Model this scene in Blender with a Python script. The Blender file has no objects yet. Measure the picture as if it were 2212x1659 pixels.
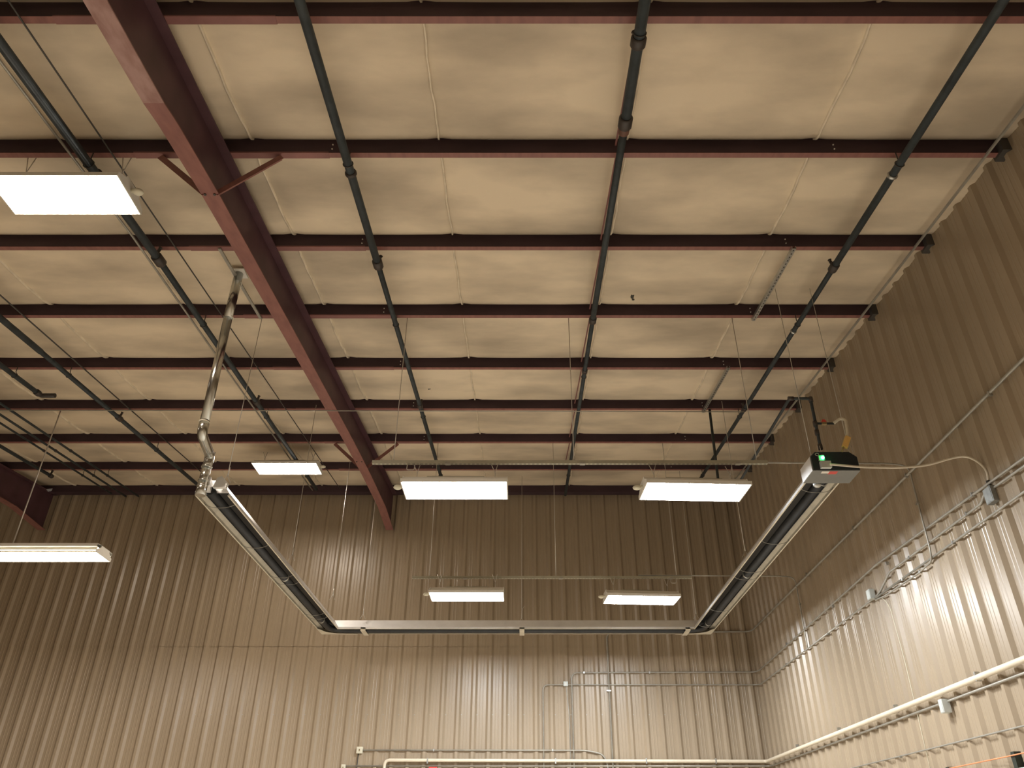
import bpy, bmesh, math, random
from mathutils import Vector, Matrix
random.seed(7)
sc = bpy.context.scene
COL = sc.collection
PI = math.pi
# ------------------------------------------------------------ camera, world, exposure
cam_d = bpy.data.cameras.new('camera'); cam = bpy.data.objects.new('camera', cam_d); COL.objects.link(cam)
cam.location = (0, 0, 1.6)
cam.rotation_euler = (math.radians(90 + 31.42), 0, 0)
cam_d.sensor_width = 36.0; cam_d.lens = 1665.0 / 2212.0 * 36.0
cam_d.shift_x = -25.0 / 2212.0
cam_d.clip_start = 0.05; cam_d.clip_end = 200
sc.camera = cam
w = bpy.data.worlds.new('world'); sc.world = w; w.use_nodes = True
w.node_tree.nodes['Background'].inputs[0].default_value = (0.02, 0.02, 0.022, 1)
w.node_tree.nodes['Background'].inputs[1].default_value = 0.3
sc.view_settings.view_transform = 'Standard'; sc.view_settings.look = 'None'
sc.view_settings.gamma = 1.0; sc.view_settings.use_curve_mapping = False
sc.view_settings.exposure = 1.90
LAMP_COOL = (0.94, 0.97, 1.0); LAMP_WARM = (1.0, 0.88, 0.75)
S_COOL = 38.0; S_WARM = 17.0

# ------------------------------------------------------------ room numbers
RZ0, RS = 6.87, 0.101          # underside of the purlins: z = RZ0 + RS * y
XR, YB = 4.69, 16.10           # wall pans (right, back)
XL, YF = -19.0, -9.0
RIB = 0.3035
def roofz(y, off=0.0): return RZ0 + RS * y + off
PUR = [3.745 + 1.524 * k for k in range(-2, 8)]

# ------------------------------------------------------------ materials
def nmat(name, base, rough=0.5, metal=0.0, var=0.0, scale=3.0, stretch=(1, 1, 1), dark=None, bump=0.0, bscale=8.0,
         bstretch=(1, 1, 1), spec=0.5, detail=4.0, rvar=0.0):
    m = bpy.data.materials.new(name); m.use_nodes = True
    nt = m.node_tree; N = nt.nodes; L = nt.links; b = N['Principled BSDF']
    b.inputs['Base Color'].default_value = (*base, 1); b.inputs['Roughness'].default_value = rough
    b.inputs['Metallic'].default_value = metal; b.inputs['Specular IOR Level'].default_value = spec
    tc = N.new('ShaderNodeTexCoord')
    if var > 0 or dark:
        mp = N.new('ShaderNodeMapping'); mp.inputs['Scale'].default_value = stretch
        L.new(tc.outputs['Object'], mp.inputs[0])
        nz = N.new('ShaderNodeTexNoise'); nz.inputs['Scale'].default_value = scale; nz.inputs['Detail'].default_value = detail
        L.new(mp.outputs[0], nz.inputs[0])
        cr = N.new('ShaderNodeValToRGB')
        d = dark or tuple(c * (1 - var) for c in base)
        cr.color_ramp.elements[0].position = 0.32; cr.color_ramp.elements[0].color = (*d, 1)
        cr.color_ramp.elements[1].position = 0.62; cr.color_ramp.elements[1].color = (*base, 1)
        L.new(nz.outputs[0], cr.inputs[0]); L.new(cr.outputs[0], b.inputs['Base Color'])
        if rvar > 0:
            mr = N.new('ShaderNodeMapRange'); mr.inputs[3].default_value = rough - rvar; mr.inputs[4].default_value = rough + rvar
            L.new(nz.outputs[0], mr.inputs[0]); L.new(mr.outputs[0], b.inputs['Roughness'])
    if bump > 0:
        mp2 = N.new('ShaderNodeMapping'); mp2.inputs['Scale'].default_value = bstretch
        L.new(tc.outputs['Object'], mp2.inputs[0])
        n2 = N.new('ShaderNodeTexNoise'); n2.inputs['Scale'].default_value = bscale; n2.inputs['Detail'].default_value = 3
        L.new(mp2.outputs[0], n2.inputs[0])
        bp = N.new('ShaderNodeBump'); bp.inputs['Strength'].default_value = bump; bp.inputs['Distance'].default_value = 0.02
        L.new(n2.outputs[0], bp.inputs['Height']); L.new(bp.outputs[0], b.inputs['Normal'])
    return m
def emat(name, col, s):
    m = bpy.data.materials.new(name); m.use_nodes = True
    b = m.node_tree.nodes['Principled BSDF']
    b.inputs['Base Color'].default_value = (0.9, 0.9, 0.88, 1)
    b.inputs['Emission Color'].default_value = (*col, 1); b.inputs['Emission Strength'].default_value = s
    return m
M = {}
M['wall_b'] = nmat('tan_ribbed_steel', (0.345, 0.275, 0.192), 0.31, var=0.08, scale=0.7, stretch=(1.3, 1.3, 0.5),
                   spec=0.5, detail=1.5)
M['wall_r'] = M['wall_b']
M['ceil'] = nmat('insulation_facing', (0.76, 0.645, 0.48), 0.6, dark=(0.44, 0.37, 0.275), scale=0.9, stretch=(0.7, 1.6, 1),
                 bump=0.35, bscale=1.6, bstretch=(1, 1.6, 1), detail=9.0)
M['seam'] = nmat('seam_tape', (0.80, 0.70, 0.54), 0.5, var=0.25, scale=6)
M['web'] = nmat('dark_primer', (0.060, 0.034, 0.042), 0.55, var=0.3, scale=4, stretch=(0.4, 1, 1), spec=0.3)  # darker primer tone for the purlin webs and eave beam
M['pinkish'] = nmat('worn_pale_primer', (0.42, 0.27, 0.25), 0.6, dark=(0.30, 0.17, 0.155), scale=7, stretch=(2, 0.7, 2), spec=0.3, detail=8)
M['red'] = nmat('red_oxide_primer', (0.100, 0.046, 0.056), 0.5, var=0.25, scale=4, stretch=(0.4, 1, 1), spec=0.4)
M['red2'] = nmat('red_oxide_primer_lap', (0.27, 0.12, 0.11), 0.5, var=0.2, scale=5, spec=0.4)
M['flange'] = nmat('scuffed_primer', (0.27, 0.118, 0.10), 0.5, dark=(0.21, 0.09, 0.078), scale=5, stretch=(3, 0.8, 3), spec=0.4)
M['pipe'] = nmat('black_sprinkler_pipe', (0.045, 0.056, 0.062), 0.6, var=0.4, scale=8, spec=0.35)
M['fitting'] = nmat('cast_fitting', (0.05, 0.04, 0.036), 0.5, var=0.4, scale=12)
M['rusty'] = nmat('rusty_coupling', (0.16, 0.075, 0.05), 0.6, var=0.4, scale=20)
M['brass'] = nmat('sprinkler_brass', (0.35, 0.28, 0.15), 0.35, metal=0.8)
M['galv'] = nmat('galvanised_steel', (0.55, 0.56, 0.54), 0.32, metal=0.85, var=0.25, scale=25)
M['flue'] = nmat('shiny_flue', (0.62, 0.63, 0.60), 0.2, metal=1.0, var=0.22, scale=6, stretch=(1, 1, 0.6))
M['alu'] = nmat('bright_aluminium', (0.82, 0.83, 0.84), 0.3, metal=0.35, var=0.1, scale=4)
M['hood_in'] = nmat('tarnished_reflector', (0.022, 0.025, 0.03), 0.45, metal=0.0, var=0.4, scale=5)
M['tube'] = nmat('burnt_black_tube', (0.022, 0.026, 0.032), 0.45, var=0.4, scale=6)
M['lip'] = nmat('aluminium_lip', (0.74, 0.69, 0.57), 0.4, metal=0.1, var=0.15, scale=6)
M['conduit'] = nmat('grey_conduit', (0.40, 0.385, 0.34), 0.38, metal=0.35, var=0.2, scale=8)
M['strut'] = nmat('strut_channel', (0.42, 0.40, 0.31), 0.5, metal=0.1, var=0.15, scale=8)
M['white_pipe'] = nmat('cream_painted_pipe', (0.74, 0.66, 0.52), 0.4, var=0.1, scale=6)
M['white'] = nmat('white_enamel', (0.78, 0.76, 0.70), 0.35, var=0.05, scale=5)
M['cable'] = nmat('steel_cable', (0.62, 0.60, 0.56), 0.35, metal=0.5)
M['rod'] = nmat('dark_rod', (0.07, 0.065, 0.06), 0.5, metal=0.3)
M['box'] = nmat('grey_junction_box', (0.58, 0.62, 0.60), 0.4, metal=0.2, var=0.1, scale=15)
M['box_d'] = nmat('dull_steel_box', (0.28, 0.29, 0.28), 0.45, metal=0.5, var=0.3, scale=20)
M['cream'] = nmat('cream_plastic', (0.66, 0.63, 0.50), 0.45)
M['black'] = nmat('black_panel', (0.015, 0.022, 0.03), 0.35, var=0.3, scale=10)
M['hbox'] = nmat('light_grey_enamel', (0.16, 0.17, 0.168), 0.3, var=0.06, scale=6)
M['redlab'] = nmat('red_label', (0.62, 0.06, 0.05), 0.4)
M['yellow'] = nmat('yellow_tag', (0.78, 0.50, 0.16), 0.5, var=0.1, scale=20)
M['hose'] = nmat('beige_hose', (0.68, 0.62, 0.51), 0.45)
M['orange'] = nmat('orange_cord', (0.75, 0.25, 0.10), 0.45)
M['blackp'] = nmat('black_clamp', (0.02, 0.028, 0.022), 0.4)
M['dust'] = nmat('dark_hole', (0.05, 0.05, 0.04), 0.8)
M['pale'] = nmat('pale_scrap', (0.5, 0.53, 0.6), 0.5)
M['floor'] = nmat('sealed_concrete', (0.52, 0.46, 0.37), 0.55, var=0.12, scale=0.8, bump=0.1, bscale=3)
M['e_cool'] = emat('lamp_lens_cool', LAMP_COOL, S_COOL)
M['e_warm'] = emat('lamp_lens_warm', LAMP_WARM, S_WARM)
M['green'] = emat('green_indicator', (0.03, 1.0, 0.25), 14.0)

# ------------------------------------------------------------ mesh builder
class MB:
    def __init__(s): s.b = bmesh.new(); s.mi = 0
    def _f(s, vs, smooth=False):
        try:
            f = s.b.faces.new(vs); f.material_index = s.mi; f.smooth = smooth
        except ValueError: pass
    def box(s, x0, x1, y0, y1, z0, z1, rot=None, piv=None):
        P = [Vector((x, y, z)) for z in (z0, z1) for y in (y0, y1) for x in (x0, x1)]
        if rot is not None:
            pv = Vector(piv) if piv else Vector(((x0+x1)/2, (y0+y1)/2, (z0+z1)/2))
            P = [rot @ (p - pv) + pv for p in P]
        v = [s.b.verts.new(p) for p in P]
        for q in ((0,2,3,1),(4,5,7,6),(0,1,5,4),(2,6,7,3),(0,4,6,2),(1,3,7,5)): s._f([v[i] for i in q])
        return s
    def prism(s, pts, p0, p1, u, v, cap=True):
        """closed profile pts (a,b) in axes u,v swept straight from p0 to p1"""
        u = Vector(u); v = Vector(v); A = []; B = []
        for a, b in pts:
            A.append(s.b.verts.new(Vector(p0) + u*a + v*b)); B.append(s.b.verts.new(Vector(p1) + u*a + v*b))
        n = len(pts)
        for i in range(n): s._f([A[i], A[(i+1) % n], B[(i+1) % n], B[i]])
        if cap: s._f(A[::-1]); s._f(B)
        return s
    def tube(s, pts, r, n=10, cap=True):
        pts = [Vector(p) for p in pts]; m = len(pts)
        rs = r if isinstance(r, (list, tuple)) else [r] * m
        T = []
        for i in range(m):
            a = pts[max(i-1, 0)]; b = pts[min(i+1, m-1)]
            d = (b - a)
            if 0 < i < m-1: d = (pts[i]-a).normalized() + (b-pts[i]).normalized()
            T.append(d.normalized())
        up = Vector((0, 0, 1)) if abs(T[0].z) < 0.9 else Vector((1, 0, 0))
        nrm = T[0].cross(up).normalized(); rings = []
        for i in range(m):
            nrm = (nrm - T[i]*nrm.dot(T[i])).normalized(); bn = T[i].cross(nrm)
            rings.append([s.b.verts.new(pts[i] + (nrm*math.cos(2*PI*k/n) + bn*math.sin(2*PI*k/n))*rs[i]) for k in range(n)])
        for i in range(m-1):
            for k in range(n): s._f([rings[i][k], rings[i][(k+1) % n], rings[i+1][(k+1) % n], rings[i+1][k]], True)
        if cap: s._f(rings[0][::-1]); s._f(rings[-1])
        return s
    def grid(s, rows, smooth=False):
        V = [[s.b.verts.new(p) for p in r] for r in rows]
        for i in range(len(V)-1):
            for j in range(len(V[0])-1): s._f([V[i][j], V[i+1][j], V[i+1][j+1], V[i][j+1]], smooth)
        return s
    def ball(s, c, r, sx=1, sy=1, sz=1, n=10):
        rows = []
        for i in range(n//2+1):
            t = PI*i/(n//2)
            rows.append([Vector(c)+Vector((sx*r*math.sin(t)*math.cos(2*PI*j/n), sy*r*math.sin(t)*math.sin(2*PI*j/n), sz*r*math.cos(t))) for j in range(n+1)])
        s.grid(rows, True); bmesh.ops.remove_doubles(s.b, verts=s.b.verts, dist=1e-5)
        return s
    def done(s, name, mats, parent=None):
        bmesh.ops.recalc_face_normals(s.b, faces=s.b.faces)
        me = bpy.data.meshes.new(name); s.b.to_mesh(me); s.b.free()
        if not isinstance(mats, (list, tuple)): mats = [mats]
        for m in mats: me.materials.append(m)
        o = bpy.data.objects.new(name, me); COL.objects.link(o)
        if parent: o.parent = parent; o.matrix_parent_inverse = Matrix.Translation(-Vector(parent.location)) if parent.type == 'EMPTY' and not parent.rotation_euler.z else Matrix.Identity(4)
        return o
def bend(pts, r=0.08, n=6):
    """round the corners of a polyline"""
    P = [Vector(p) for p in pts]; out = [P[0]]
    for i in range(1, len(P)-1):
        a = P[i-1]-P[i]; b = P[i+1]-P[i]; ra = min(r, a.length*0.49, b.length*0.49)
        p0 = P[i] + a.normalized()*ra; p2 = P[i] + b.normalized()*ra
        for k in range(n+1):
            t = k/n; out.append(p0*(1-t)**2 + P[i]*2*t*(1-t) + p2*t*t)
    out.append(P[-1]); return out
def tag(o, label, cat, group=None, kind=None):
    if label: o['label'] = label
    if cat: o['category'] = cat
    if group: o['group'] = group
    if kind: o['kind'] = kind
    return o
def thing(name, label, cat, loc=(0, 0, 0), group=None):
    o = bpy.data.objects.new(name, None); o.location = loc; o.empty_display_size = 0.1; COL.objects.link(o)
    return tag(o, label, cat, group)
def struct(o): o['kind'] = 'structure'; return o

# ------------------------------------------------------------ floor, walls, ceiling
struct(MB().box(XL-0.2, XR+0.2, YF-0.2, YB+0.2, -0.2, 0.0).done('floor', M['floor']))
def rib_profile(a0, a1, phase):
    """depth d (towards the room) along a ribbed sheet from a0 to a1, crest at phase + k*RIB"""
    out = [(a0, 0.0)]; k = math.ceil((a0-phase)/RIB) - 1
    while True:
        c = phase + k*RIB; k += 1
        if c > a1 + 0.05: break
        for da, d in ((-0.066, 0), (-0.024, 0.036), (0.024, 0.036), (0.066, 0),
                      (0.112, 0), (0.120, 0.003), (0.126, 0.003), (0.134, 0),
                      (0.170, 0), (0.178, 0.003), (0.184, 0.003), (0.192, 0)):
            a = c + da
            if a0 < a < a1: out.append((a, d))
    out.append((a1, 0.0)); return out
PHB, PHR = -0.062, 7.93
def back_sheet(z0, z1fn, dy):
    b = MB(); pr = rib_profile(XL, XR+0.03, PHB)
    b.grid([[(x, YB-d-dy, z0) for x, d in pr], [(x, YB-d-dy, z1fn) for x, d in pr]]); return b
wb = struct(back_sheet(0.0, 5.21, 0.0).done('wall_back', M['wall_b']))
up = back_sheet(5.20, roofz(YB, 0.2), 0.010).done('upper_sheet', M['wall_b'], wb)
scr = MB().tube([(0, 0, 0), (0, -0.006, 0)], 0.011, 6)
scr0 = None; k = 0
for i in range(-22, 16):
    x = PHB + i*RIB + 0.07
    if scr0 is None: scr0 = scr.done('screw', M['conduit'], wb); scr0.location = (x, YB, 3.92)
    else:
        c = scr0.copy(); COL.objects.link(c); c.parent = wb; c.location = (x, YB, 3.92)
# right wall
pr = rib_profile(YF, YB+0.03, PHR); b = MB()
b.grid([[(XR-d, y, 0.0) for y, d in pr], [(XR-d, y, roofz(y, 0.2)) for y, d in pr]])
struct(b.done('wall_right', M['wall_r']))
b = MB().box(XL-0.1, XL, YF, YB+0.1, 0, 8.9); struct(b.done('wall_left', M['wall_b']))
b = MB().box(XL, XR+0.1, YF-0.1, YF, 0, 6.6); struct(b.done('wall_front', M['wall_b']))
# ceiling: insulation draped over the purlins
ys = []; Y0 = YF - 0.05; bays = [YF-0.05] + [p-0.065 for p in [3.745+1.524*k for k in range(-8, 9)] if p > YF] + [YB+0.12]
for i in range(len(bays)-1):
    a, c = bays[i], bays[i+1]; L_ = c - a
    for u in (0.0, 0.03, 0.07, 0.12, 0.2, 0.3, 0.42, 0.54, 0.66, 0.77, 0.86, 0.92, 0.96, 0.985):
        d0 = u*L_; d1 = (1-u)*L_
        off = 0.135 + 0.06*(math.exp(-d0/0.05) + math.exp(-d1/0.045)) - 0.03*math.sin(PI*u)
        ys.append((a+u*L_, off))
ys.append((bays[-1], 0.19))
XS = [XL-0.05]
xx = -0.82 - 1.83*9
SEAMS = [-0.82 + 1.83*k for k in range(-9, 3)]
for sx in SEAMS: XS += [sx-0.5, sx-0.12, sx-0.03, sx+0.03, sx+0.12, sx+0.5]
XS = sorted(x for x in XS if x < XR) + [XR+0.05]
def creas(x): 
    d = min(abs(x-s_) for s_ in SEAMS); return 0.022*math.exp(-(d/0.1)**2)
b = MB(); b.grid([[(x, y, roofz(y, o) + creas(x)) for x in XS] for y, o in ys], True)
ceil = struct(b.done('ceiling', M['ceil']))
for sx in SEAMS:
    b = MB(); rows = []
    j = 0
    for y, o in ys:
        wob = 0.006*math.sin(y*7.1+sx) + 0.004*math.sin(y*17+sx*3)
        z = roofz(y, o) + 0.022
        rows.append([(sx-0.010+wob, y, z+0.004), (sx-0.008+wob, y, z-0.028), (sx+0.008+wob, y, z-0.030), (sx+0.011+wob, y, z+0.004)])
    b.grid(rows, True); b.done('seam_tab', M['seam'], ceil)
# small torn spots in the facing
for (cx, cy, n, rr) in ((1.407, 7.95, 5, 0.03), (1.43, 8.02, 3, 0.018), (-1.534, 10.72, 4, 0.028)):
    b = MB(); 
    zz = roofz(cy, 0.112)
    ps = [(cx+rr*(0.5+random.random())*math.cos(2*PI*i/9), cy+rr*1.3*(0.5+random.random())*math.sin(2*PI*i/9), zz) for i in range(9)]
    b.prism([(p[0]-cx, p[1]-cy) for p in ps], (cx, cy, zz-0.004), (cx, cy, zz+0.02), (1, 0, 0), (0, 1, 0))
    b.done('torn_spot', M['dust'], ceil)
# thin trim angle in the wall / ceiling corner
b = MB().prism([(0, 0), (0.022, 0), (0.022, 0.02), (0, 0.02)], (4.49, YF, roofz(YF, -0.012)), (4.47, YB-0.1, roofz(YB-0.1, -0.012)), (1, 0, 0), (0, 0, 1))
b.mi = 0
struct(b.done('trim_1', M['conduit']))
# eave beam above the back wall
b = MB(); ye = 15.98
b.box(XL, XR-0.04, ye-0.16, ye+0.03, roofz(15.937)-0.01, roofz(15.937)+0.02)
b.box(XL, XR-0.04, ye-0.16, ye-0.15, roofz(15.937)+0.02, roofz(15.937)+0.20)
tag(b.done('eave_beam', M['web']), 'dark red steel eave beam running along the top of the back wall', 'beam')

# ------------------------------------------------------------ purlins
def ord_(i): return ['nearest', 'second', 'third', 'fourth', 'fifth', 'sixth', 'seventh', 'eighth'][i]
pur_desc = {0: 'topmost in the photo, crossing at the very top edge', 1: 'second from the top of the photo, above the large warm light',
            2: 'third from the top, just below the large warm light', 3: 'fourth from the top, just below the flue roof plate',
            4: 'fifth from the top of the photo', 5: 'sixth from the top, a thin cross conduit runs just under it',
            6: 'seventh from the top, second purlin from the back wall', 7: 'eighth from the top, last purlin before the back wall'}
Zp = [(0, 0.004), (0.006, 0.004), (0.006, 0.198), (-0.05, 0.198), (-0.05, 0.204), (0, 0.204)]
Zf = [(0, 0), (0.062, 0), (0.062, 0.022), (0.057, 0.022), (0.057, 0.005), (0.0, 0.005)]
for i, y in enumerate(PUR):
    k = i - 2
    lab = 'dark red roof purlin, ' + pur_desc[k] if k >= 0 else 'dark red steel roof purlin overhead, ' + ('first' if k == -1 else 'second') + ' one behind the topmost in view'
    t = thing('roof_purlin', lab, 'purlin', (-2.93, y, roofz(y)), 'roof purlins')
    z = roofz(y); yw = y - 0.065
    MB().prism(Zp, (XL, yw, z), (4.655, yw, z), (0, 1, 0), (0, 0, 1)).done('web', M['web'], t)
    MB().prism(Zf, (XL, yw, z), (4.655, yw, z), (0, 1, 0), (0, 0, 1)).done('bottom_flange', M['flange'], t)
    b = MB().prism([(-0.004, -0.004), (0.066, -0.004), (0.066, 0.02), (0.0625, 0.02), (0.0625, -0.0005), (-0.0005, -0.0005), (-0.0005, 0.012), (-0.004, 0.012)],
                   (-3.72 - 0.06*(k % 3), yw, z), (-1.96 + 0.07*((k*5) % 4), yw, z), (0, 1, 0), (0, 0, 1))
    b.done('lap_sleeve', M['red2'], t)
    b = MB().box(4.60, 4.69, yw-0.07, yw+0.085, z-0.03, z+0.16); b.done('end_clip', M['rod'], t)
    if k >= 1:
        for bx in (-1.86, 3.02):
            for dz in (0.05, 0.11):
                MB().tube([(bx, yw+0.001, z+dz), (bx, yw-0.008, z+dz)], 0.0075, 6).done('bolt', M['white'], t)

# ------------------------------------------------------------ rafters
def rafter(x0, lab):
    t = thing('rafter', lab, 'rafter', (x0, 8, roofz(8)), 'deep steel rafters')
    st = [(-9, -0.64), (0, -0.62), (4.05, -0.60), (4.3, -0.57), (5.2, -0.53), (8, -0.515), (11.5, -0.52), (13.1, -0.555), (14.9, -0.64), (16.06, -0.83)]
    b = MB()
    for (ya, oa), (yb, ob) in zip(st[:-1], st[1:]):
        P = [(x0-0.006, ya, roofz(ya, oa)+0.006), (x0+0.006, ya, roofz(ya, oa)+0.006), (x0+0.006, ya, roofz(ya, -0.01)), (x0-0.006, ya, roofz(ya, -0.01))]
        Q = [(x0-0.006, yb, roofz(yb, ob)+0.006), (x0+0.006, yb, roofz(yb, ob)+0.006), (x0+0.006, yb, roofz(yb, -0.01)), (x0-0.006, yb, roofz(yb, -0.01))]
        b.grid([P + [P[0]], Q + [Q[0]]])
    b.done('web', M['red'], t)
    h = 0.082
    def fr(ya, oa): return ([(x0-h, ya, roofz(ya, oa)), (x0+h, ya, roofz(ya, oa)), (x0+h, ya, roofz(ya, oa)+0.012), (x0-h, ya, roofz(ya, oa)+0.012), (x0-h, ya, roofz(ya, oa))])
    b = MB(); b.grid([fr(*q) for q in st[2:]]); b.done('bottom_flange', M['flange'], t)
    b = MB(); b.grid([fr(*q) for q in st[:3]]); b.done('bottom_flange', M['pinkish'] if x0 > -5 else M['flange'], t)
    b = MB(); h = 0.095
    b.grid([[(x0-h, ya, roofz(ya, -0.012)), (x0+h, ya, roofz(ya, -0.012)), (x0+h, ya, roofz(ya, -0.002)), (x0-h, ya, roofz(ya, -0.002)), (x0-h, ya, roofz(ya, -0.012))] for ya in (-9, 16.06)])
    b.done('top_flange', M['red'], t)
    for by, ob in ((5.22, -0.53), (12.45, -0.54)):
        for dx in (-0.045, 0.045):
            z = roofz(by, ob); MB().tube([(x0+dx, by, z+0.002), (x0+dx, by, z-0.012)], 0.013, 6).done('bolt', M['rod'], t)
    return t
rafter(-2.93, 'deep dark red rafter with paler bottom flange, from the upper left to the back wall')
rafter(-10.55, 'dark red rafter at the far left edge, above the low hanging light')
def brace(x0, y, side, lab):
    t = MB(); zr = roofz(y, -0.53); a = Vector((x0+0.03*side, y, zr+0.03)); b_ = Vector((x0+0.57*side, y, roofz(y, 0.0)-0.004))
    d = (b_-a).normalized(); n = Vector((0, 1, 0)); u = d.cross(n)
    if u.z > 0: u = -u
    t.prism([(0, 0), (0.065, 0), (0.065, 0.006), (0.006, 0.006), (0.006, 0.06), (0, 0.06)], a, b_, n, u)
    o = t.done('flange_brace', M['flange']); tag(o, lab, 'brace', 'rafter flange braces')
P1y, P6y = PUR[3]-0.05, PUR[8]-0.05
brace(-2.93, P1y, 1, 'dark red angle brace from the main rafter up to the right, on the second purlin')
brace(-2.93, P1y, -1, 'dark red angle brace between the main rafter and the large warm light')
brace(-2.93, P6y, 1, 'small dark red brace right of the rafter, near the nearer strut channel')
brace(-2.93, P6y, -1, 'small dark red brace left of the rafter, right of the small far warm light')

# ------------------------------------------------------------ sprinkler pipes
def pipe_run(name, lab, segs, hangers=(), fits=(), heads=(), group='black sprinkler pipes under the purlins'):
    """segs: (x0,y0,x1,y1,radius); all lie parallel to the roof 0.15 below the purlins"""
    off = -0.15; t = thing(name, lab, 'pipe', (segs[0][0], segs[0][1], roofz(segs[0][1], off)), group)
    for (xa, ya, xb, yb, r) in segs:
        MB().tube([(xa, ya, roofz(ya, off)), (xb, yb, roofz(yb, off))], r, 14).done('pipe_length', M['pipe'], t)
    def X(y):
        for (xa, ya, xb, yb, r) in segs:
            if ya <= y <= yb + 1e-6: return xa + (xb-xa)*(y-ya)/(yb-ya), r
        return segs[-1][2], segs[-1][4]
    for (y, ln, mat) in fits:
        x, r = X(y); b = MB()
        b.tube([(x, y-ln/2, roofz(y-ln/2, off)), (x, y-ln/2+0.015, roofz(y-ln/2+0.015, off)), (x, y+ln/2-0.015, roofz(y+ln/2-0.015, off)), (x, y+ln/2, roofz(y+ln/2, off))], [r*1.15, r*1.38, r*1.38, r*1.15], 14)
        b.done('coupling', M[mat], t)
    for y in hangers:
        x, r = X(y); z = roofz(y, off); b = MB()
        b.tube([(x, y, z+r+0.03), (x, y, roofz(y, 0.004))], 0.006, 6)
        b.tube([(x + (r+0.006)*math.sin(a), y, z + (r+0.006)*math.cos(a) + (0.02 if abs(a) < 0.1 else 0)) for a in [2*PI*k/12 for k in range(13)]], 0.005, 5)
        b.done('ring_hanger', M['rod'], t)
    for y, s_ in heads:
        x, r = X(y); z = roofz(y, off); b = MB()
        b.tube([(x, y, z), (x + s_*0.02, y, z+r+0.05)], 0.018, 8); b.tube([(x+s_*0.02, y, z+r+0.05), (x+s_*0.025, y, z+r+0.075)], [0.012, 0.024], 8)
        b.done('sprinkler_head', M['fitting'], t)
    return t
pipe_run('sprinkler_pipe', 'long black sprinkler pipe just right of the main rafter, ending at the nearer strut channel',
         [(-1.68, -3, -1.68, 6.86, 0.042), (-1.68, 6.86, -1.68, 14.6, 0.033)], [2.4, 5.2, 8.25, 11.3, 14.3], [(5.33, 0.05, 'fitting'), (6.86, 0.14, 'fitting'), (10.85, 0.12, 'fitting')], [(6.86, 1), (10.85, 1)])
pipe_run('sprinkler_pipe', 'thick black sprinkler pipe down the middle of the ceiling with a rusty coupling',
         [(0.91, -3, 0.91, 4.70, 0.046), (0.91, 4.70, 0.90, 8.15, 0.036), (0.90, 8.15, 0.91, 15.6, 0.030)], [2.4, 3.72, 9.8, 14.3], [(3.80, 0.10, 'fitting'), (4.66, 0.13, 'fitting'), (4.76, 0.09, 'rusty'), (8.13, 0.12, 'fitting'), (9.6, 0.1, 'fitting')], [(3.8, -1), (9.7, 1)])
pipe_run('sprinkler_pipe', 'black sprinkler pipe on the right, closest of the long pipes to the right wall',
         [(3.60, -3, 3.60, 6.93, 0.038), (3.60, 6.93, 3.63, 14.6, 0.031)], [2.4, 5.2, 8.25, 11.3, 14.3], [(5.36, 0.04, 'galv'), (6.93, 0.13, 'fitting'), (10.97, 0.12, 'fitting'), (8.42, 0.04, 'galv')], [(6.93, -1), (10.97, -1)])
pipe_run('sprinkler_pipe', 'black sprinkler pipe passing behind the large warm light on the left',
         [(-4.13, -3, -4.17, 6.80, 0.045), (-4.17, 6.80, -4.42, 15.2, 0.037)], [2.4, 5.2, 8.25, 11.3, 14.3], [(5.4, 0.16, 'fitting'), (6.78, 0.16, 'fitting'), (10.7, 0.12, 'fitting')], [(6.7, 1), (10.7, 1)])
pipe_run('sprinkler_pipe', 'black sprinkler pipe at the left, behind the long cable of the low hanging light',
         [(-6.78, -3, -6.78, 9.0, 0.042), (-6.78, 9.0, -6.84, 15.6, 0.035)], [2.4, 5.2, 9.75, 12.85], [(11.36, 0.14, 'fitting')], [(11.36, 1)])
t = pipe_run('sprinkler_pipe', 'short black sprinkler pipe ending in an elbow at the left edge',
         [(-7.56, -3, -7.60, 10.42, 0.036)], [2.4, 9.75], [(10.36, 0.1, 'fitting')], [])
MB().tube(bend([(-7.60, 10.40, roofz(10.4, -0.15)), (-7.60, 10.46, roofz(10.46, -0.15)), (-7.38, 10.46, roofz(10.46, -0.15))], 0.05), 0.036, 12).done('elbow', M['fitting'], t)
for x, yy, r, lab in ((-8.42, 15.7, 0.020, 'right one of the three thin pipes at the far left of the ceiling'), (-8.70, 15.7, 0.020, 'middle one of the three thin pipes at the far left of the ceiling'),
                      (-8.92, 15.5, 0.018, 'left one of the three thin pipes at the far left of the ceiling')):
    pipe_run('thin_pipe', 'thin pipe, ' + lab, [(x, 6.0, x-0.02, yy, r)], [9.75, 14.3], [(12.9, 0.06, 'fitting')], [], group='thin pipes at the far left')
pipe_run('sprinkler_pipe', 'black pipe near the far left rafter ending in a small fitting', [(-9.60, 8.0, -9.60, 14.35, 0.032)], [9.75, 14.3], [(14.33, 0.1, 'fitting')], [(14.3, 1)])
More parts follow.
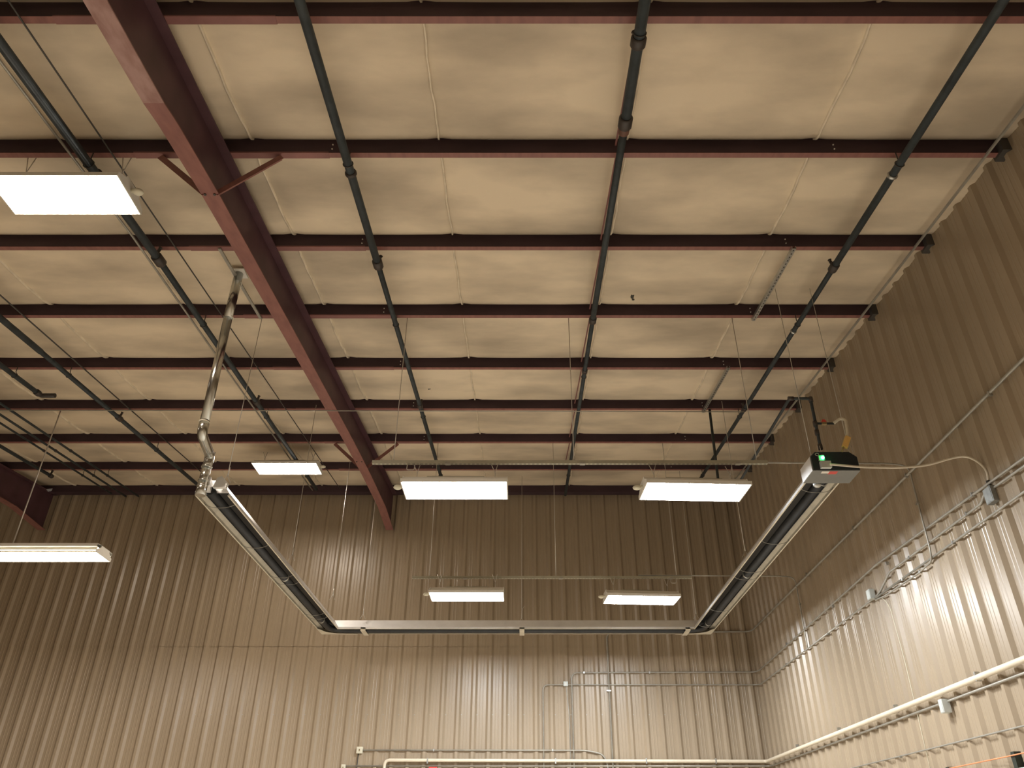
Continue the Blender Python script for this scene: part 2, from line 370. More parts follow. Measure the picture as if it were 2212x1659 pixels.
# thin lines along the roof
def line(name, lab, cat, pts, r, m, group=None, n=8):
    o = MB().tube(pts, r, n).done(name, m); return tag(o, lab, cat, group)
line('roof_conduit', 'thin dark conduit running beside the sprinkler pipe behind the large warm light', 'conduit', [(-4.36, -2, roofz(-2, -0.04)), (-4.36, 6.5, roofz(6.5, -0.04)), (-4.45, 9.5, roofz(9.5, -0.04)), (-4.62, 15.6, roofz(15.6, -0.04))], 0.013, M['conduit'])
line('roof_cable', 'thin dark cable under the purlins between the large warm light and the rafter', 'cable', [(-3.92, -2, roofz(-2, -0.03)), (-3.97, 6, roofz(6, -0.03)), (-4.0, 15.6, roofz(15.6, -0.03))], 0.008, M['rod'])
line('roof_cable', 'thin dark cable above the sprinkler pipe near the left edge', 'cable', [(-6.60, 3, roofz(3, -0.02)), (-6.62, 15.6, roofz(15.6, -0.02))], 0.010, M['rod'])
line('cross_conduit', 'thin conduit stretched across the whole roof just under the sixth purlin', 'conduit', [(-8.6, 9.46, 6.95), (-3.2, 9.46, 6.94), (0, 9.46, 6.93), (3.1, 9.46, 6.92)], 0.007, M['conduit'])
# reddish straps between purlins beside the centre pipe
for i, (ka, kb) in enumerate(((0, 1), (1, 2), (2, 3), (3, 4), (4, 5), (5, 6), (6, 7))):
    ya, yb = PUR[ka+2], PUR[kb+2]-0.07
    x = 0.90 - 0.008*i
    o = MB().prism([(0, 0), (0.018, 0), (0.018, 0.004), (0, 0.004)], (x, ya, roofz(ya, 0.01)), (x-0.012, yb, roofz(yb, 0.10)), (1, 0, 0), (0, 0, 1)).done('sag_strap', M['red2'])
    tag(o, 'thin red strap beside the centre sprinkler pipe, ' + ['between first and second purlins from top', 'between second and third purlins from top', 'between third and fourth purlins from top', 'between fourth and fifth purlins from top', 'between fifth and sixth purlins from top', 'between sixth and seventh purlins from top', 'between the last two purlins'][i], 'strap', 'sag straps along the roof centre')
# slotted channels screwed under the purlins on the right
def slotted(x, y0, y1, off, lab, grp='short slotted strut channels under the purlins'):
    t = thing('slotted_channel', lab, 'channel', (x, y0, roofz(y0, off)), grp)
    b = MB(); h = 0.022
    n = 24; rows = []
    a = Vector((x, y0, roofz(y0, off))); c = Vector((x-0.03, y1, roofz(y1, off)))
    b.prism([(-h, 0), (h, 0), (h, 0.04), (h-0.003, 0.04), (h-0.003, 0.003), (-h+0.003, 0.003), (-h+0.003, 0.04), (-h, 0.04)], a, c, (1, 0, 0), (0, 0, 1)); b.done('channel', M['galv'], t)
    b = MB()
    for i in range(n):
        p = a.lerp(c, (i+0.5)/n); b.box(p.x-0.007, p.x+0.007, p.y-0.012, p.y+0.012, p.z-0.0015, p.z+0.001)
    b.done('slots', M['rod'], t)
slotted(3.09, 6.70, 8.32, -0.045, 'galvanised slotted channel between the third and fourth purlins, right of centre')
slotted(3.065, 9.70, 11.36, -0.045, 'galvanised slotted channel between the fifth and sixth purlins, right of centre')

# ------------------------------------------------------------ strut channels carrying the lights
def strut(x0, x1, y, z, lab, cables, hooks=()):
    t = thing('strut_channel', lab, 'channel', ((x0+x1)/2, y, z), 'slotted strut channels carrying the lights')
    b = MB(); h = 0.021
    b.prism([(-h, 0), (h, 0), (h, 0.042), (h-0.004, 0.042), (h-0.004, 0.004), (-h+0.004, 0.004), (-h+0.004, 0.042), (-h, 0.042)], (x0, y, z), (x1, y, z), (0, 1, 0), (0, 0, 1))
    b.done('channel', M['strut'], t)
    b = MB(); n = int((x1-x0)/0.051)
    for i in range(n):
        x = x0 + 0.03 + i*0.051; b.box(x-0.014, x+0.014, y-0.0065, y+0.0065, z-0.0015, z+0.001)
    b.done('slots', M['rod'], t)
    for cx, cz in cables:
        MB().tube([(cx, y, z+0.04), (cx, y, cz)], 0.005, 6).done('hanging_cable', M['cable'], t)
    for hx in hooks:
        MB().tube(bend([(hx-0.05, y, z+0.02), (hx-0.055, y, z-0.075), (hx+0.035, y, z-0.075), (hx+0.04, y, z+0.02)], 0.02, 3), 0.006, 6).done('hook', M['cable'], t)
    b = MB()
    for jx in (x0+0.9, (x0+x1)/2+0.15, x1-0.35):
        b.box(jx-0.03, jx+0.03, y-0.026, y+0.026, z-0.004, z+0.02)
    b.done('joining_clip', M['conduit'], t)
strut(-1.80, 2.90, 8.317, 5.565, 'long slotted strut channel across the room carrying the two nearer cool lights', [(-1.55, 7.71), (0.60, 7.71), (2.78, 7.71)], (-1.33,))
strut(-1.89, 2.85, 12.889, 5.60, 'long slotted strut channel near the back wall carrying the two farther cool lights', [(-1.6, 8.18), (0.55, 8.18), (2.6, 8.18)], (2.55,))

# ------------------------------------------------------------ light fixtures
def fixture(cx, cy, zb, warm, lab, side=-1, rz=0.0, chain=None, grp=None, wdt=0.50, ln=1.22, boxy=False):
    t = thing('light_fixture', lab, 'ceiling light', (cx, cy, zb), grp)
    R_ = Matrix.Rotation(rz, 4, 'Z') if rz else Matrix.Identity(4)
    L2, W2 = ln/2, wdt/2
    em = M['e_warm'] if warm else M['e_cool']
    def put(b, name, m):
        for v in b.b.verts: v.co = (R_ @ v.co.to_4d()).to_3d()
        o = b.done(name, m); o.parent = t; return o
    # sloping reflector hood, open below
    th = 0.003
    out = [(-W2, 0.0), (-W2, 0.045), (-0.13, 0.085), (-0.12, 0.125), (0.12, 0.125), (0.13, 0.085), (W2, 0.045), (W2, 0.0)]
    inn = [(W2-th, 0.0), (W2-th, 0.042), (0.127, 0.082), (-0.127, 0.082), (-W2+th, 0.042), (-W2+th, 0.0)]
    if boxy:
        out = [(-W2+0.02, 0.085), (-W2-0.01, 0.09), (-W2-0.01, 0.135), (-0.1, 0.145), (0.1, 0.145), (W2+0.01, 0.135), (W2+0.01, 0.09), (W2-0.02, 0.085)]
        inn = [(0.2, 0.08), (-0.2, 0.08)]
    b = MB(); b.prism(out + inn, (-L2+0.01, 0, 0), (L2-0.01, 0, 0), (0, 1, 0), (0, 0, 1), cap=False); put(b, 'reflector_hood', M['white'])
    if boxy:
        for q in (-1, 1):
            b = MB(); b.prism([(q*W2, 0.0), (q*(W2-0.02), 0.086), (q*(W2-0.024), 0.086), (q*(W2-0.004), 0.0)], (-L2+0.01, 0, 0), (L2-0.01, 0, 0), (0, 1, 0), (0, 0, 1)); put(b, 'side_panel', M['cream'])
    for s_ in (-1, 1):
        b = MB(); b.prism([(-W2-0.004, 0.0), (-W2-0.004, 0.045), (-0.135, 0.10), (-0.12, 0.133), (0.12, 0.133), (0.135, 0.10), (W2+0.004, 0.045), (W2+0.004, 0.0)],
                          (s_*(L2-0.012), 0, 0), (s_*L2, 0, 0), (0, 1, 0), (0, 0, 1)); put(b, 'end_cap', M['white'])
    b = MB(); rows = []
    for xq in (-L2+0.014, L2-0.014):
        rows.append([(xq, (W2-0.004)*math.copysign(abs(j/6-1)**0.8, j/6-1), 0.030) for j in range(13)])
    b.grid(rows, True); put(b, 'lens', em)
    b = MB(); b.box(-L2*0.55, L2*0.55, -0.06, 0.06, 0.126, 0.16); put(b, 'ballast_cover', M['strut'])
    if side:
        sx = side*L2
        b = MB(); b.tube([(sx, 0, 0.06), (sx+side*0.03, 0, 0.06)], 0.02, 8)
        b.ball((sx+side*0.065, 0, 0.045), 0.045, 1.15, 1.0, 0.62, 12); put(b, 'motion_sensor', M['cream'])
    if chain:
        for s_ in (-1, 1):
            x = s_*(L2-0.15); b = MB()
            b.tube([(x, 0, 0.13), (x, 0, 0.13+(chain-0.13)*0.45)], 0.0045, 6)
            for q in (-0.05, 0.03):
                b.tube([(x, 0, 0.13+(chain-0.13)*0.45), (x+q, 0, chain)], 0.0045, 6)
            put(b, 'hanging_chain', M['cable'])
    return t
G1 = 'four-foot lights'
fixture(-0.795, 8.315, 5.22, False, 'cool white light hanging under the nearer strut channel, left one of its pair', -1, 0.0, 0.345, G1)
fixture(2.00, 8.36, 5.22, False, 'cool white light hanging under the nearer strut channel, right one nearer the heater burner', -1, 0.05, 0.345, G1)
fixture(-0.93, 12.65, 5.22, False, 'cool white light hanging under the far strut channel, left one above the back heater tube', -1, 0.0, 0.38, G1)
fixture(1.965, 12.84, 5.22, False, 'cool white light hanging under the far strut channel, right one near the heater corner', -1, 0.07, 0.38, G1)
fixture(-4.29, 5.23, 6.86, True, 'large overexposed warm light close under the roof at the upper left edge', 1, 0.0, 0.5, G1)
fixture(-4.485, 13.32, 7.85, True, 'small far warm light close under the roof left of the rafter', 1, 0.0, 0.35, G1)
t = fixture(-7.60, 11.36, 5.46, True, 'warm light hanging low on one long cable at the left edge, seen from its side', 0, 0.0, None, G1, 0.46, 2.44, True)
o = MB().tube([(-0.23, 0, 0.16), (-0.23, 0, roofz(11.36)-5.46)], 0.010, 6).done('hanging_cable', M['cable']); o.parent = t
o = MB().prism([(-0.021, 0), (0.021, 0), (0.021, 0.035), (-0.021, 0.035)], (-1.3, 0, 0.145), (0.05, 0, 0.145), (0, 1, 0), (0, 0, 1)).done('mounting_channel', M['strut']); o.parent = t
# unseen fill lights added behind and beside the camera for bounce light
for x, y, z, wm, lab in ((-0.8, 0.6, 5.22, True, 'added fill light straight above and behind the camera, out of view'),
                         (2.0, 0.6, 5.22, True, 'added fill light above and behind the camera towards the right wall, out of view'),
                         (-4.3, -3.0, 6.2, True, 'added fill light under the roof behind the camera on the left, out of view'),
                         (-11.5, 5.2, 6.86, True, 'added fill light past the left edge level with the large warm light, out of view'),
                         (-11.5, -3.0, 6.2, True, 'added fill light in the rear left of the hall, out of view'),
                         (1.5, -5.5, 5.22, True, 'added fill light farthest behind the camera, out of view')):
    fixture(x, y, z, wm, lab, 0, 0, None, G1)

# ------------------------------------------------------------ tube heater
ZT = 5.18
ht = thing('tube_heater', 'long U-shaped black tube heater with aluminium reflectors hung under the roof', 'heater', (0, 14.6, ZT))
PATH = [(-3.60, 8.27), (-3.60, 14.62), (3.33, 14.62), (3.33, 7.82)]
hood_o = [(-0.19, -0.036), (-0.19, 0.0), (-0.085, 0.145), (0.085, 0.145), (0.19, 0.0), (0.19, -0.036)]
hood_i = [(0.181, -0.010), (0.186, 0.002), (0.083, 0.141), (-0.083, 0.141), (-0.186, 0.002), (-0.181, -0.010)]
def mitre_seg(i, prof):
    """rows of a profile at both (mitred) ends of path segment i; profile a is to the right of travel"""
    def nrm(j):
        d = Vector(PATH[j+1]) - Vector(PATH[j]); d.normalize(); return Vector((d.y, -d.x))
    rows = []
    for e in (i, i+1):
        n = nrm(i)
        if 0 < e < 3:
            n2 = nrm(e-1) + nrm(e) if e < 3 else n
            n2.normalize(); n = n2 / n2.dot(nrm(i))
        rows.append([(PATH[e][0] + n.x*a, PATH[e][1] + n.y*a, ZT + b_) for a, b_ in prof])
    return rows
for i in range(3):
    b = MB(); 
    A, B = mitre_seg(i, hood_o); b.grid([A, B])
    b.mi = 0
    for e_ in ((0, 5), (5, 0)): pass
    o = b.done('reflector', M['alu'], ht)
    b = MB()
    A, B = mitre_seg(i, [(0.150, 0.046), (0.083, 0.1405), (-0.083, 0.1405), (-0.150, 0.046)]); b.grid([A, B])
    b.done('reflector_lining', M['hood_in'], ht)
    for s_ in (-1, 1):
        b = MB(); pr_ = [(s_*0.187, -0.036), (s_*0.187, 0.002), (s_*0.152, 0.046)]
        A, B = mitre_seg(i, pr_); b.grid([A, B])
        A, B = mitre_seg(i, [(s_*0.178, -0.040), (s_*0.196, -0.040), (s_*0.196, -0.036), (s_*0.178, -0.036), (s_*0.178, -0.040)]); b.grid([A, B])
        b.done('reflector_lip', M['lip'], ht)
TP = bend([(-3.60, 8.20, ZT-0.01), (-3.60, 14.62, ZT-0.01), (3.33, 14.62, ZT-0.01), (3.33, 7.70, ZT-0.01)], 0.32, 10)
MB().tube(TP, 0.052, 16).done('radiant_tube', M['tube'], ht)
# corner plates where the reflectors meet
for cx, s_ in ((-3.60, -1), (3.33, 1)):
    b = MB(); b.prism([(s_*0.19, 0.19), (s_*0.19, -0.22), (s_*0.15, -0.20), (s_*0.07, 0.02), (-s_*0.12, 0.12), (-s_*0.45, 0.15), (-s_*0.48, 0.19)], (cx, 14.62, ZT-0.046), (cx, 14.62, ZT-0.041), (1, 0, 0), (0, 1, 0))
    b.done('corner_plate', M['lip'], ht)
# couplings, wire tube hangers and brackets
def band(x, y, along, name='tube_clamp', m='galv', w_=0.05, r=0.058):
    b = MB(); d = Vector((0, w_/2, 0)) if along == 'y' else Vector((w_/2, 0, 0)); c = Vector((x, y, ZT-0.01))
    b.tube([c-d, c+d], r, 16); b.done(name, M[m], ht)
for x, y, al in ((-3.60, 11.45, 'y'), (3.33, 11.3, 'y'), (3.33, 14.10, 'y'), (-3.60, 13.9, 'y')): band(x, y, al)
for x in (-2.95, -0.03, 3.02):
    b = MB(); b.box(x-0.045, x+0.045, 14.43, 14.81, ZT-0.068, ZT-0.062); b.box(x-0.045, x+0.045, 14.43, 14.434, ZT-0.062, ZT-0.01); b.box(x-0.045, x+0.045, 14.806, 14.81, ZT-0.062, ZT-0.01)
    b.done('bracket', M['lip'], ht)
for x, ylist in ((-3.60, (8.55, 9.95, 11.25, 11.6, 13.35, 13.6)), (3.33, (8.1, 9.8, 11.0, 11.35, 13.1, 14.15))):
    for y in ylist:
        b = MB()
        b.tube([(x + 0.19*math.cos(a), y, ZT - 0.005 - 0.072*math.sin(a)) for a in [PI*k/10 for k in range(11)]], 0.0035, 5)
        b.done('wire_hanger', M['conduit'], ht)
# hanging cables
for (x, y, zt) in ((-3.49, 8.317, 7.70), (-3.45, 11.13, 7.99), (-3.28, 13.2, 8.2), (-2.98, 14.44, 8.32), (-0.035, 14.70, 8.33), (3.20, 14.44, 8.32), (3.26, 10.97, 7.97)):
    b = MB(); b.tube([(x, y, ZT+0.24), (x, y, zt)], 0.0045, 6)
    b.tube([(x, y, ZT+0.24), (x-0.05, y, ZT+0.145)], 0.004, 5); b.tube([(x, y, ZT+0.24), (x+0.05, y, ZT+0.145)], 0.004, 5)
    b.tube([(x+0.006, y, ZT+0.34), (x+0.006, y, ZT+0.24)], 0.008, 6)
    b.done('hanging_cable', M['cable'], ht)
MB().tube([(-0.035, 14.42, ZT+0.14), (-0.035, 14.41, ZT+0.24), (-0.015, 14.41, ZT+0.33), (0.02, 14.41, ZT+0.38)], 0.004, 5).done('loose_wire', M['cable'], ht)
# exhaust end: end plate, little housing
b = MB(); b.prism([(-0.185, -0.01), (-0.19, 0.0), (-0.085, 0.15), (0.085, 0.15), (0.19, 0.0), (0.185, -0.01)], (-3.60, 8.262, ZT), (-3.60, 8.268, ZT), (1, 0, 0), (0, 0, 1)); b.done('end_plate', M['alu'], ht)
b = MB(); b.box(-3.66, -3.57, 7.98, 8.25, ZT-0.035, ZT+0.075, Matrix.Rotation(0.25, 3, 'Z')); b.done('exhaust_housing', M['alu'], ht)
b = MB(); b.prism([(0, 0), (0.15, 0.0), (0.16, 0.06), (0.08, 0.14), (0.03, 0.12)], (-3.55, 8.12, ZT), (-3.55, 8.17, ZT), (1, 0, 0), (0, 0, 1)); b.done('baffle', M['alu'], ht)
# burner box
bx = thing('burner_box', 'black and grey burner box with a green indicator at the near right heater end', 'control box', (3.33, 7.6, 5.19))
oct_ = [(3.075, 5.085), (3.075, 5.25), (3.135, 5.307), (3.505, 5.307), (3.58, 5.245), (3.58, 5.085)]
cxb = 3.3275
b = MB(); b.prism([(x-cxb, z-5.19) for x, z in oct_], (cxb, 7.47, 5.19), (cxb, 7.80, 5.19), (1, 0, 0), (0, 0, 1)); b.done('cabinet', M['hbox'], bx)
MB().box(3.0705, 3.075, 7.475, 7.798, 5.088, 5.248).done('side_panel', M['alu'], bx)  # bright skin added to make the lamp-lit left side lighter than the cabinet
b = MB(); b.prism([(x-cxb, z-5.19) for x, z in [(3.085, 5.092), (3.085, 5.247), (3.138, 5.30), (3.50, 5.30), (3.572, 5.242), (3.572, 5.092)]], (cxb, 7.462, 5.19), (cxb, 7.472, 5.19), (1, 0, 0), (0, 0, 1)); fp = b.done('front_panel', M['black'], bx)
b = MB(); b.box(3.155, 3.265, 7.415, 7.462, 5.10, 5.175); b.done('switch_box', M['box'], bx)
b = MB(); b.box(3.155, 3.21, 7.44, 7.462, 5.19, 5.25); b.done('circuit_board', M['strut'], fp)
MB().ball((3.196, 7.435, 5.222), 0.017).done('indicator_light', M['green'], fp)
b = MB(); b.tube([(3.15+0.02*math.cos(a), 7.455, 5.268+0.015*math.sin(a)) for a in [2*PI*k/10 for k in range(11)]], 0.003, 5); b.tube([(3.19, 7.455, 5.265), (3.215, 7.44, 5.25), (3.22, 7.45, 5.2)], 0.003, 5); b.done('loose_wire', M['cable'], bx)
b = MB(); b.box(3.26, 3.35, 7.49, 7.56, 5.0835, 5.086); b.done('warning_label', M['redlab'], bx)
b = MB(); b.box(3.18, 3.26, 7.49, 7.54, 5.0835, 5.086); b.done('name_plate', M['white'], bx)
b = MB(); b.ball((3.25, 7.86, 5.10), 0.05, 1, 0.8, 0.8); b.tube([(3.25, 7.83, 5.09), (3.32, 7.85, 5.075), (3.36, 7.80, 5.10)], 0.006, 6); b.done('burner_inlet', M['galv'], bx)
for cx_, zt_ in ((3.145, 7.64), (3.575, 7.64)):
    MB().tube([(cx_, 7.6, 5.30), (cx_, 7.6, zt_)], 0.004, 6).done('hanging_cable', M['cable'], bx)
    MB().tube([(cx_-0.02, 7.58, 5.40), (cx_, 7.58, 5.30)], 0.0035, 5).done('cable_tail', M['cable'], bx)
for cx_ in (3.225, 3.57):
    MB().tube(bend([(cx_-0.012, 7.55, 5.42), (cx_-0.018, 7.55, 5.325), (cx_, 7.55, 5.305), (cx_+0.018, 7.55, 5.325), (cx_+0.012, 7.55, 5.42)], 0.01, 3), 0.004, 5).done('hook', M['cable'], bx)
# gas supply
gp = thing('gas_pipe', 'black gas pipe looping over and down to the burner box with a red valve', 'pipe', (3.29, 7.62, 6.05))
MB().tube(bend([(3.275, 7.62, 5.43), (3.285, 7.62, 6.06), (3.045, 7.62, 6.06), (3.00, 9.98, 6.02)], 0.05), 0.017, 10).done('pipe_run', M['pipe'], gp)
MB().tube(bend([(3.00, 9.95, 6.02), (3.05, 10.1, 6.02), (3.10, 11.30, 6.4), (3.14, 11.33, 8.02)], 0.05), 0.022, 10).done('riser', M['pipe'], gp)
for (x, y, z, d) in ((3.285, 7.62, 6.045, 'z'), (3.06, 7.62, 6.06, 'x'), (3.276, 7.62, 5.73, 'z'), (3.274, 7.62, 5.62, 'z'), (3.274, 7.62, 5.44, 'z')):
    b = MB(); dv = {'z': Vector((0, 0, 0.03)), 'x': Vector((0.03, 0, 0))}[d]; c = Vector((x, y, z)); b.tube([c-dv, c+dv], 0.025, 10); b.done('fitting', M['fitting'], gp)
MB().tube([(3.28, 7.62, 5.735), (3.49, 7.62, 5.735)], 0.014, 8).done('branch', M['pipe'], gp)
b = MB(); b.box(3.345, 3.40, 7.60, 7.64, 5.72, 5.745); vb = b.done('valve_body', M['brass'], gp)
b = MB(); b.prism([(-0.03, 0), (0.03, 0), (0.018, 0.03), (-0.012, 0.032)], (3.37, 7.60, 5.745), (3.37, 7.63, 5.745), (1, 0, 0), (0, 0, 1)); b.done('valve_handle', M['redlab'], vb)
gh = thing('gas_hose', 'beige flexible gas hose with a yellow tag dropping into the burner box', 'hose', (3.52, 7.58, 5.7))
MB().tube(bend([(3.48, 7.62, 5.735), (3.56, 7.60, 5.79), (3.60, 7.56, 5.75), (3.56, 7.50, 5.58), (3.53, 7.48, 5.47)], 0.05), 0.0165, 10).done('hose', M['hose'], gh)
b = MB(); b.prism([(-0.03, 0), (0.03, 0), (0.03, 0.035), (-0.03, 0.035)], (3.53, 7.44, 5.48), (3.465, 7.44, 5.355), (0.85, 0, -0.5), (0, 1, 0)); b.done('tag', M['yellow'], gh)
MB().tube([(3.465, 7.46, 5.375), (3.425, 7.465, 5.30)], 0.011, 8).done('nipple', M['brass'], gh)
# flexible whip from burner box to wall box
line('power_whip', 'beige flexible conduit arching from the burner box to a grey box on the right wall', 'conduit',
     bend([(3.24, 7.40, 5.125), (3.60, 7.42, 5.10), (4.0, 7.40, 5.085), (4.25, 7.35, 5.09), (4.45, 7.27, 5.13), (4.58, 7.20, 5.13), (4.655, 7.14, 5.03), (4.67, 7.08, 4.90), (4.655, 7.1, 4.78)], 0.12, 5), 0.0125, M['hose'])
# flue
fl = thing('flue_pipe', 'shiny galvanised flue pipe rising from the left end of the heater to the roof', 'flue', (-3.57, 7.9, 5.05))
MB().tube([(-3.57, 7.9, 4.985), (-3.57, 7.9, 5.15)], 0.057, 18).done('tee_cap', M['flue'], fl)
MB().tube([(-3.57, 7.9, 5.12), (-3.57, 7.9, 5.34)], 0.05, 18).done('lower_pipe', M['flue'], fl)
for zz in (5.10, 5.16, 5.33): MB().tube([(-3.57, 7.9, zz-0.008), (-3.57, 7.9, zz+0.008)], 0.059, 18).done('crimp_ring', M['flue'], fl)
MB().tube(bend([(-3.57, 7.9, 5.32), (-3.56, 7.9, 5.47), (-3.46, 7.35, 5.46), (-3.46, 7.35, 5.62)], 0.09, 4), 0.053, 16).done('offset_elbow', M['flue'], fl)
MB().tube([(-3.46, 7.35, 5.60), (-3.475, 7.33, 7.00)], 0.05, 18).done('upper_pipe', M['flue'], fl)
MB().tube([(-3.475, 7.33, 6.98), (-3.475, 7.33, 7.69)], 0.052, 18).done('upper_pipe', M['flue'], fl)
for zz in (5.60, 7.0, 7.47, 7.52): MB().tube([(-3.475 if zz > 6.5 else -3.46, 7.34, zz-0.005), (-3.475 if zz > 6.5 else -3.46, 7.34, zz+0.005)], 0.058, 18).done('crimp_ring', M['lip'], fl)
MB().tube([(-3.52, 7.86, 5.05), (-3.50, 7.84, 5.30), (-3.47, 7.80, 5.47)], 0.007, 6).done('support_wire', M['cable'], fl)
b = MB(); b.box(-3.56, -3.39, 7.24, 7.42, 7.655, 7.672); b.done('roof_plate', M['white'], fl)
o = MB().prism([(-0.018, 0), (0.018, 0), (0.018, 0.018), (-0.018, 0.018)], (-3.49, 6.74, roofz(6.74, -0.022)), (-3.50, 8.31, roofz(8.31, -0.022)), (1, 0, 0), (0, 0, 1)).done('support_angle', M['conduit'])
tag(o, 'thin steel angle under the purlins that steadies the top of the flue', 'angle')

# ------------------------------------------------------------ conduits and boxes on the walls
YC, XC = 16.055, 4.643
def conduit(name, lab, pts, r, m='conduit', rb=0.12, straps=(), grp=None, cat='conduit'):
    t = thing(name, lab, cat, pts[0], grp)
    MB().tube(bend(pts, rb, 6), r, 10).done('tube', M[m], t)
    for (x, y, z, ax) in straps:
        b = MB()
        if ax == 'x': b.box(x-0.012, x+0.012, y-r-0.002, y+0.02, z-r*1.5, z+r*1.5)
        elif ax == 'y': b.box(x-r-0.002, x+0.02, y-0.012, y+0.012, z-r*1.5, z+r*1.5)
        elif ax == 'zb': b.box(x-r*2.4, x+r*2.4, y-r-0.002, y+0.012, z-0.012, z+0.012)
        else: b.box(x-r-0.002, x+0.012, y-r*2.4, y+r*2.4, z-0.012, z+0.012)
        b.done('strap', M['galv'], t)
    return t
GC = 'metal conduits on the walls'
ysr = lambda ys_, z: [(XC, y, z, 'y') for y in ys_]
xsb = lambda xs_, z: [(x, YC, z, 'x') for x in xs_]
conduit('wall_conduit', 'thick grey conduit, highest on the right wall, turning behind the heater corner',
        [(1.67, YC, 2.2), (1.69, YC, 5.47), (4.60, YC, 5.49), (4.64, 15.9, 5.49), (XC, 4.0, 5.54), (XC, -8.5, 5.54)], 0.017, rb=0.14, straps=ysr((6.6, 8.55, 10.3, 12.4), 5.52) + [(1.672, YC, 4.35, 'zb')], grp=GC)
conduit('wall_conduit', 'upper conduit of the lower group on the right wall, dropping down the back wall',
        [(0.945, YC, 2.2), (0.95, YC, 4.685), (4.58, YC, 4.70), (4.64, 15.9, 4.70), (XC, 9.9, 4.86), (XC, 4.0, 4.66), (XC, -8.5, 4.66)], 0.0135, rb=0.13, straps=ysr((7.4, 9.6, 11.6, 14.0), 4.78) + xsb((1.2, 2.5), 4.69), grp=GC)
conduit('wall_conduit', 'conduit with a short dogleg joining the small pale box on the right wall',
        [(XC, 10.15, 4.50), (XC, 9.95, 4.53), (XC, 9.6, 4.66), (XC, 7.3, 4.64), (XC, 7.22, 4.70), (XC, 4.0, 4.60), (XC, -8.5, 4.60)], 0.0125, rb=0.05, straps=ysr((7.6, 9.0), 4.65), grp=GC)
conduit('wall_conduit', 'conduit running straight into the pale box from the right edge, third of the lower group',
        [(XC, 10.15, 4.49), (XC, 6.9, 4.475), (XC, 4.0, 4.45), (XC, -8.5, 4.45)], 0.0125, straps=ysr((8.0, 9.3), 4.48), grp=GC)
conduit('wall_conduit', 'conduit from the small pale box round the corner to the grey green switch box',
        [(0.38, YC, 2.2), (0.38, YC, 4.46), (4.60, YC, 4.46), (4.64, 15.9, 4.45), (XC, 10.25, 4.50)], 0.0115, rb=0.12, straps=ysr((12.0, 14.2), 4.47), grp=GC)
conduit('wall_conduit', 'thin conduit from the far strut channel along to the right wall and down',
        [(1.95, 12.889, 5.66), (4.40, 12.889, 5.645), (4.63, 12.95, 5.64), (XC, 13.0, 4.6), (XC, 13.0, 4.48)], 0.010, rb=0.12, straps=[(XC, 12.98, 5.2, 'z')], grp=GC)
conduit('wall_conduit', 'thin conduit from the nearer strut channel, behind the burner box, down the right wall',
        [(2.88, 8.40, 5.625), (4.45, 8.45, 5.635), (4.64, 8.45, 5.60), (XC-0.025, 8.45, 4.55), (XC-0.02, 8.50, 4.44), (XC, 8.9, 4.425), (XC, 9.9, 4.44), (XC, 10.15, 4.47)], 0.0105, rb=0.09, straps=[(XC-0.02, 8.45, 5.12, 'z'), (XC, 8.85, 4.43, 'y')], grp=GC)
conduit('wall_pipe', 'thick cream painted pipe along the right wall and back wall, ending in a bend downwards',
        [(-2.60, 16.01, 2.0), (-2.60, 16.01, 3.115), (4.56, 16.01, 3.095), (4.60, 4.0, 3.145), (4.60, -8.5, 3.145)], 0.030, 'white_pipe', rb=0.09,
        straps=[(4.60, y, 3.14, 'y') for y in (6.4, 8.2, 10.2, 12.2, 14.2)] + [(x, 16.01, 3.10, 'x') for x in (-1.8, 0.6, 2.3, 3.6)], cat='pipe')
conduit('wall_conduit', 'grey conduit just under the cream painted pipe on both walls',
        [(-3.33, YC, 3.02), (4.60, YC, 3.02), (4.64, 15.95, 3.02), (XC, 4.0, 3.045), (XC, -8.5, 3.045)], 0.0125, rb=0.06, straps=ysr((7.3, 11.0), 3.03), grp=GC)
conduit('wall_conduit', 'lowest thin conduit on the right wall, below the pale box',
        [(XC, 14.5, 2.66), (XC, 4.0, 2.60), (XC, -8.5, 2.60)], 0.0085, straps=ysr((7.0, 10.5), 2.63), grp=GC)
conduit('wall_conduit', 'conduit on the back wall from the square cream box, dipping behind the cream pipe',
        [(-3.05, YC, 3.29), (1.2, YC, 3.285), (1.50, YC, 3.22), (1.58, YC, 3.05), (1.58, YC, 2.3)], 0.0135, rb=0.14, straps=xsb((-1.7, 0.55), 3.29), grp=GC)
line('wall_cable', 'thin pale cable hanging down the right wall below the small pale box', 'cable',
     bend([(4.66, 10.2, 4.47), (4.65, 9.98, 4.46), (4.65, 9.82, 4.30), (4.66, 9.80, 3.6), (4.66, 9.85, 2.0)], 0.15), 0.0055, M['cream'])
line('wall_cable', 'thin cable dropping down the back wall from the small switch box', 'cable', bend([(0.83, YC, 4.45), (0.84, YC+0.01, 4.40), (0.885, YC+0.01, 3.9), (0.885, YC+0.01, 2.2)], 0.1), 0.009, M['conduit'])
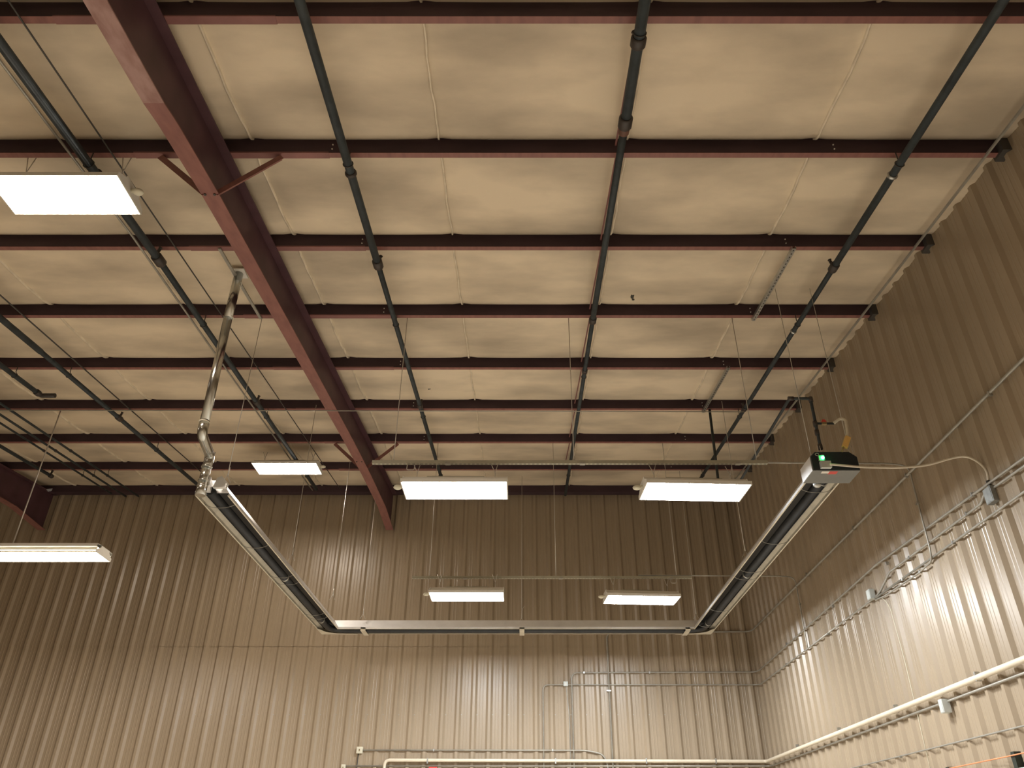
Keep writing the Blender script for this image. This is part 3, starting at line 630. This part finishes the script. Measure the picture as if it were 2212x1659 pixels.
def wbox(name, lab, x0, x1, y0, y1, z0, z1, m='box', cov=None):
    t = thing(name, lab, 'junction box', ((x0+x1)/2, (y0+y1)/2, z0), 'wall junction boxes')
    o = MB().box(x0, x1, y0, y1, z0, z1).done('case', M[m], t)
    md = o.modifiers.new('bevel', 'BEVEL'); md.width = 0.006; md.segments = 2
    if cov == 'y':
        b = MB(); b.box(x0+0.012, x1-0.012, y0-0.004, y0, z0+0.012, z1-0.012); cv = b.done('cover', M['box'] if m == 'box' else M[m], t)
        b = MB(); b.box((x0+x1)/2-0.008, (x0+x1)/2+0.008, y0-0.012, y0-0.004, (z0+z1)/2-0.018, (z0+z1)/2+0.018); b.done('switch_lever', M['brass'] if m == 'cream' else M['white'], cv)
    if cov == 'x':
        b = MB(); b.box(x0-0.003, x0, y0+0.01, y1-0.01, z0+0.01, z1-0.01); b.done('cover', M[m], t)
    return t
wbox('junction_box', 'small pale metal box where several conduits meet on the right wall', 4.585, 4.66, 10.16, 10.27, 4.49, 4.62, 'box', 'x')
t = wbox('junction_box', 'dull grey steel box at the end of the beige flexible conduit on the right wall', 4.60, 4.67, 7.02, 7.16, 4.56, 4.72, 'box_d', 'x')
MB().tube([(4.655, 7.1, 4.72), (4.655, 7.1, 4.80)], 0.02, 8).done('connector', M['rod'], t)
wbox('junction_box', 'pale metal box on the grey conduit just under the cream pipe on the right wall', 4.57, 4.66, 9.0, 9.085, 2.92, 3.06, 'box', 'x')
wbox('switch_box', 'small grey green switch box on the upper conduit of the back wall', 0.785, 0.875, 16.02, 16.07, 4.43, 4.52, 'box', 'y')
wbox('switch_box', 'square cream box at the left end of the back wall conduit', -3.155, -3.04, 16.01, 16.07, 3.23, 3.345, 'cream', 'y')
wbox('switch_box', 'cream box low on the back wall, just left of the bend of the cream pipe', -3.41, -3.33, 16.01, 16.07, 2.93, 3.045, 'cream', 'y')
line('wall_cable', 'short thin cable from the square cream box down the back wall', 'cable', [(-3.12, YC, 3.24), (-3.13, YC, 2.4)], 0.009, M['rod'])
# red placard top, low on the back wall
t = thing('placard', 'small red and white placard just cut by the bottom edge on the back wall', 'placard', (-1.69, 16.03, 2.8))
MB().box(-1.77, -1.615, 16.02, 16.035, 2.78, 3.005).done('board', M['redlab'], t)
MB().box(-1.75, -1.635, 16.017, 16.02, 2.80, 2.93).done('panel', M['white'], t)
# bottom right: black clamps, orange cord, white pipe
def clampf(y, z, lab):
    o = MB().prism([(-0.03, 0), (0.03, 0), (0.034, 0.12), (0.02, 0.16), (-0.034, 0.16)], (4.60, y, z-0.09), (4.67, y, z-0.09), (0, 1, 0), (0, 0, 1)).done('pipe_clamp', M['blackp'])
    tag(o, lab, 'clamp', 'black clamps low on the right wall')
clampf(9.33, 2.345, 'black clamp low on the right wall, left one at the bottom edge of the photo')
clampf(8.01, 2.36, 'black clamp low on the right wall, right one crossed by the orange cord')
line('extension_cord', 'thin orange cord strung along the right wall in the bottom right corner', 'cord', [(4.59, 11.5, 2.36), (4.59, 9.3, 2.395), (4.59, 8.0, 2.397), (4.59, 4, 2.43), (4.59, -8, 2.43)], 0.006, M['orange'])
line('wall_pipe', 'thick white pipe just cut by the bottom right corner', 'pipe', [(4.58, 12, 2.25), (4.58, -8.0, 2.255)], 0.035, M['white'], n=12)
# pale scrap caught on the far left rafter
o = MB().prism([(0, 0), (0.13, 0.02), (0.12, -0.04), (0.05, -0.05)], (-10.45, 15.6, 8.43), (-10.45, 15.61, 8.43), (1, 0, 0), (0, 0, 1)).done('plastic_scrap', M['pale'])
tag(o, 'small pale scrap caught beside the far left rafter', 'scrap')
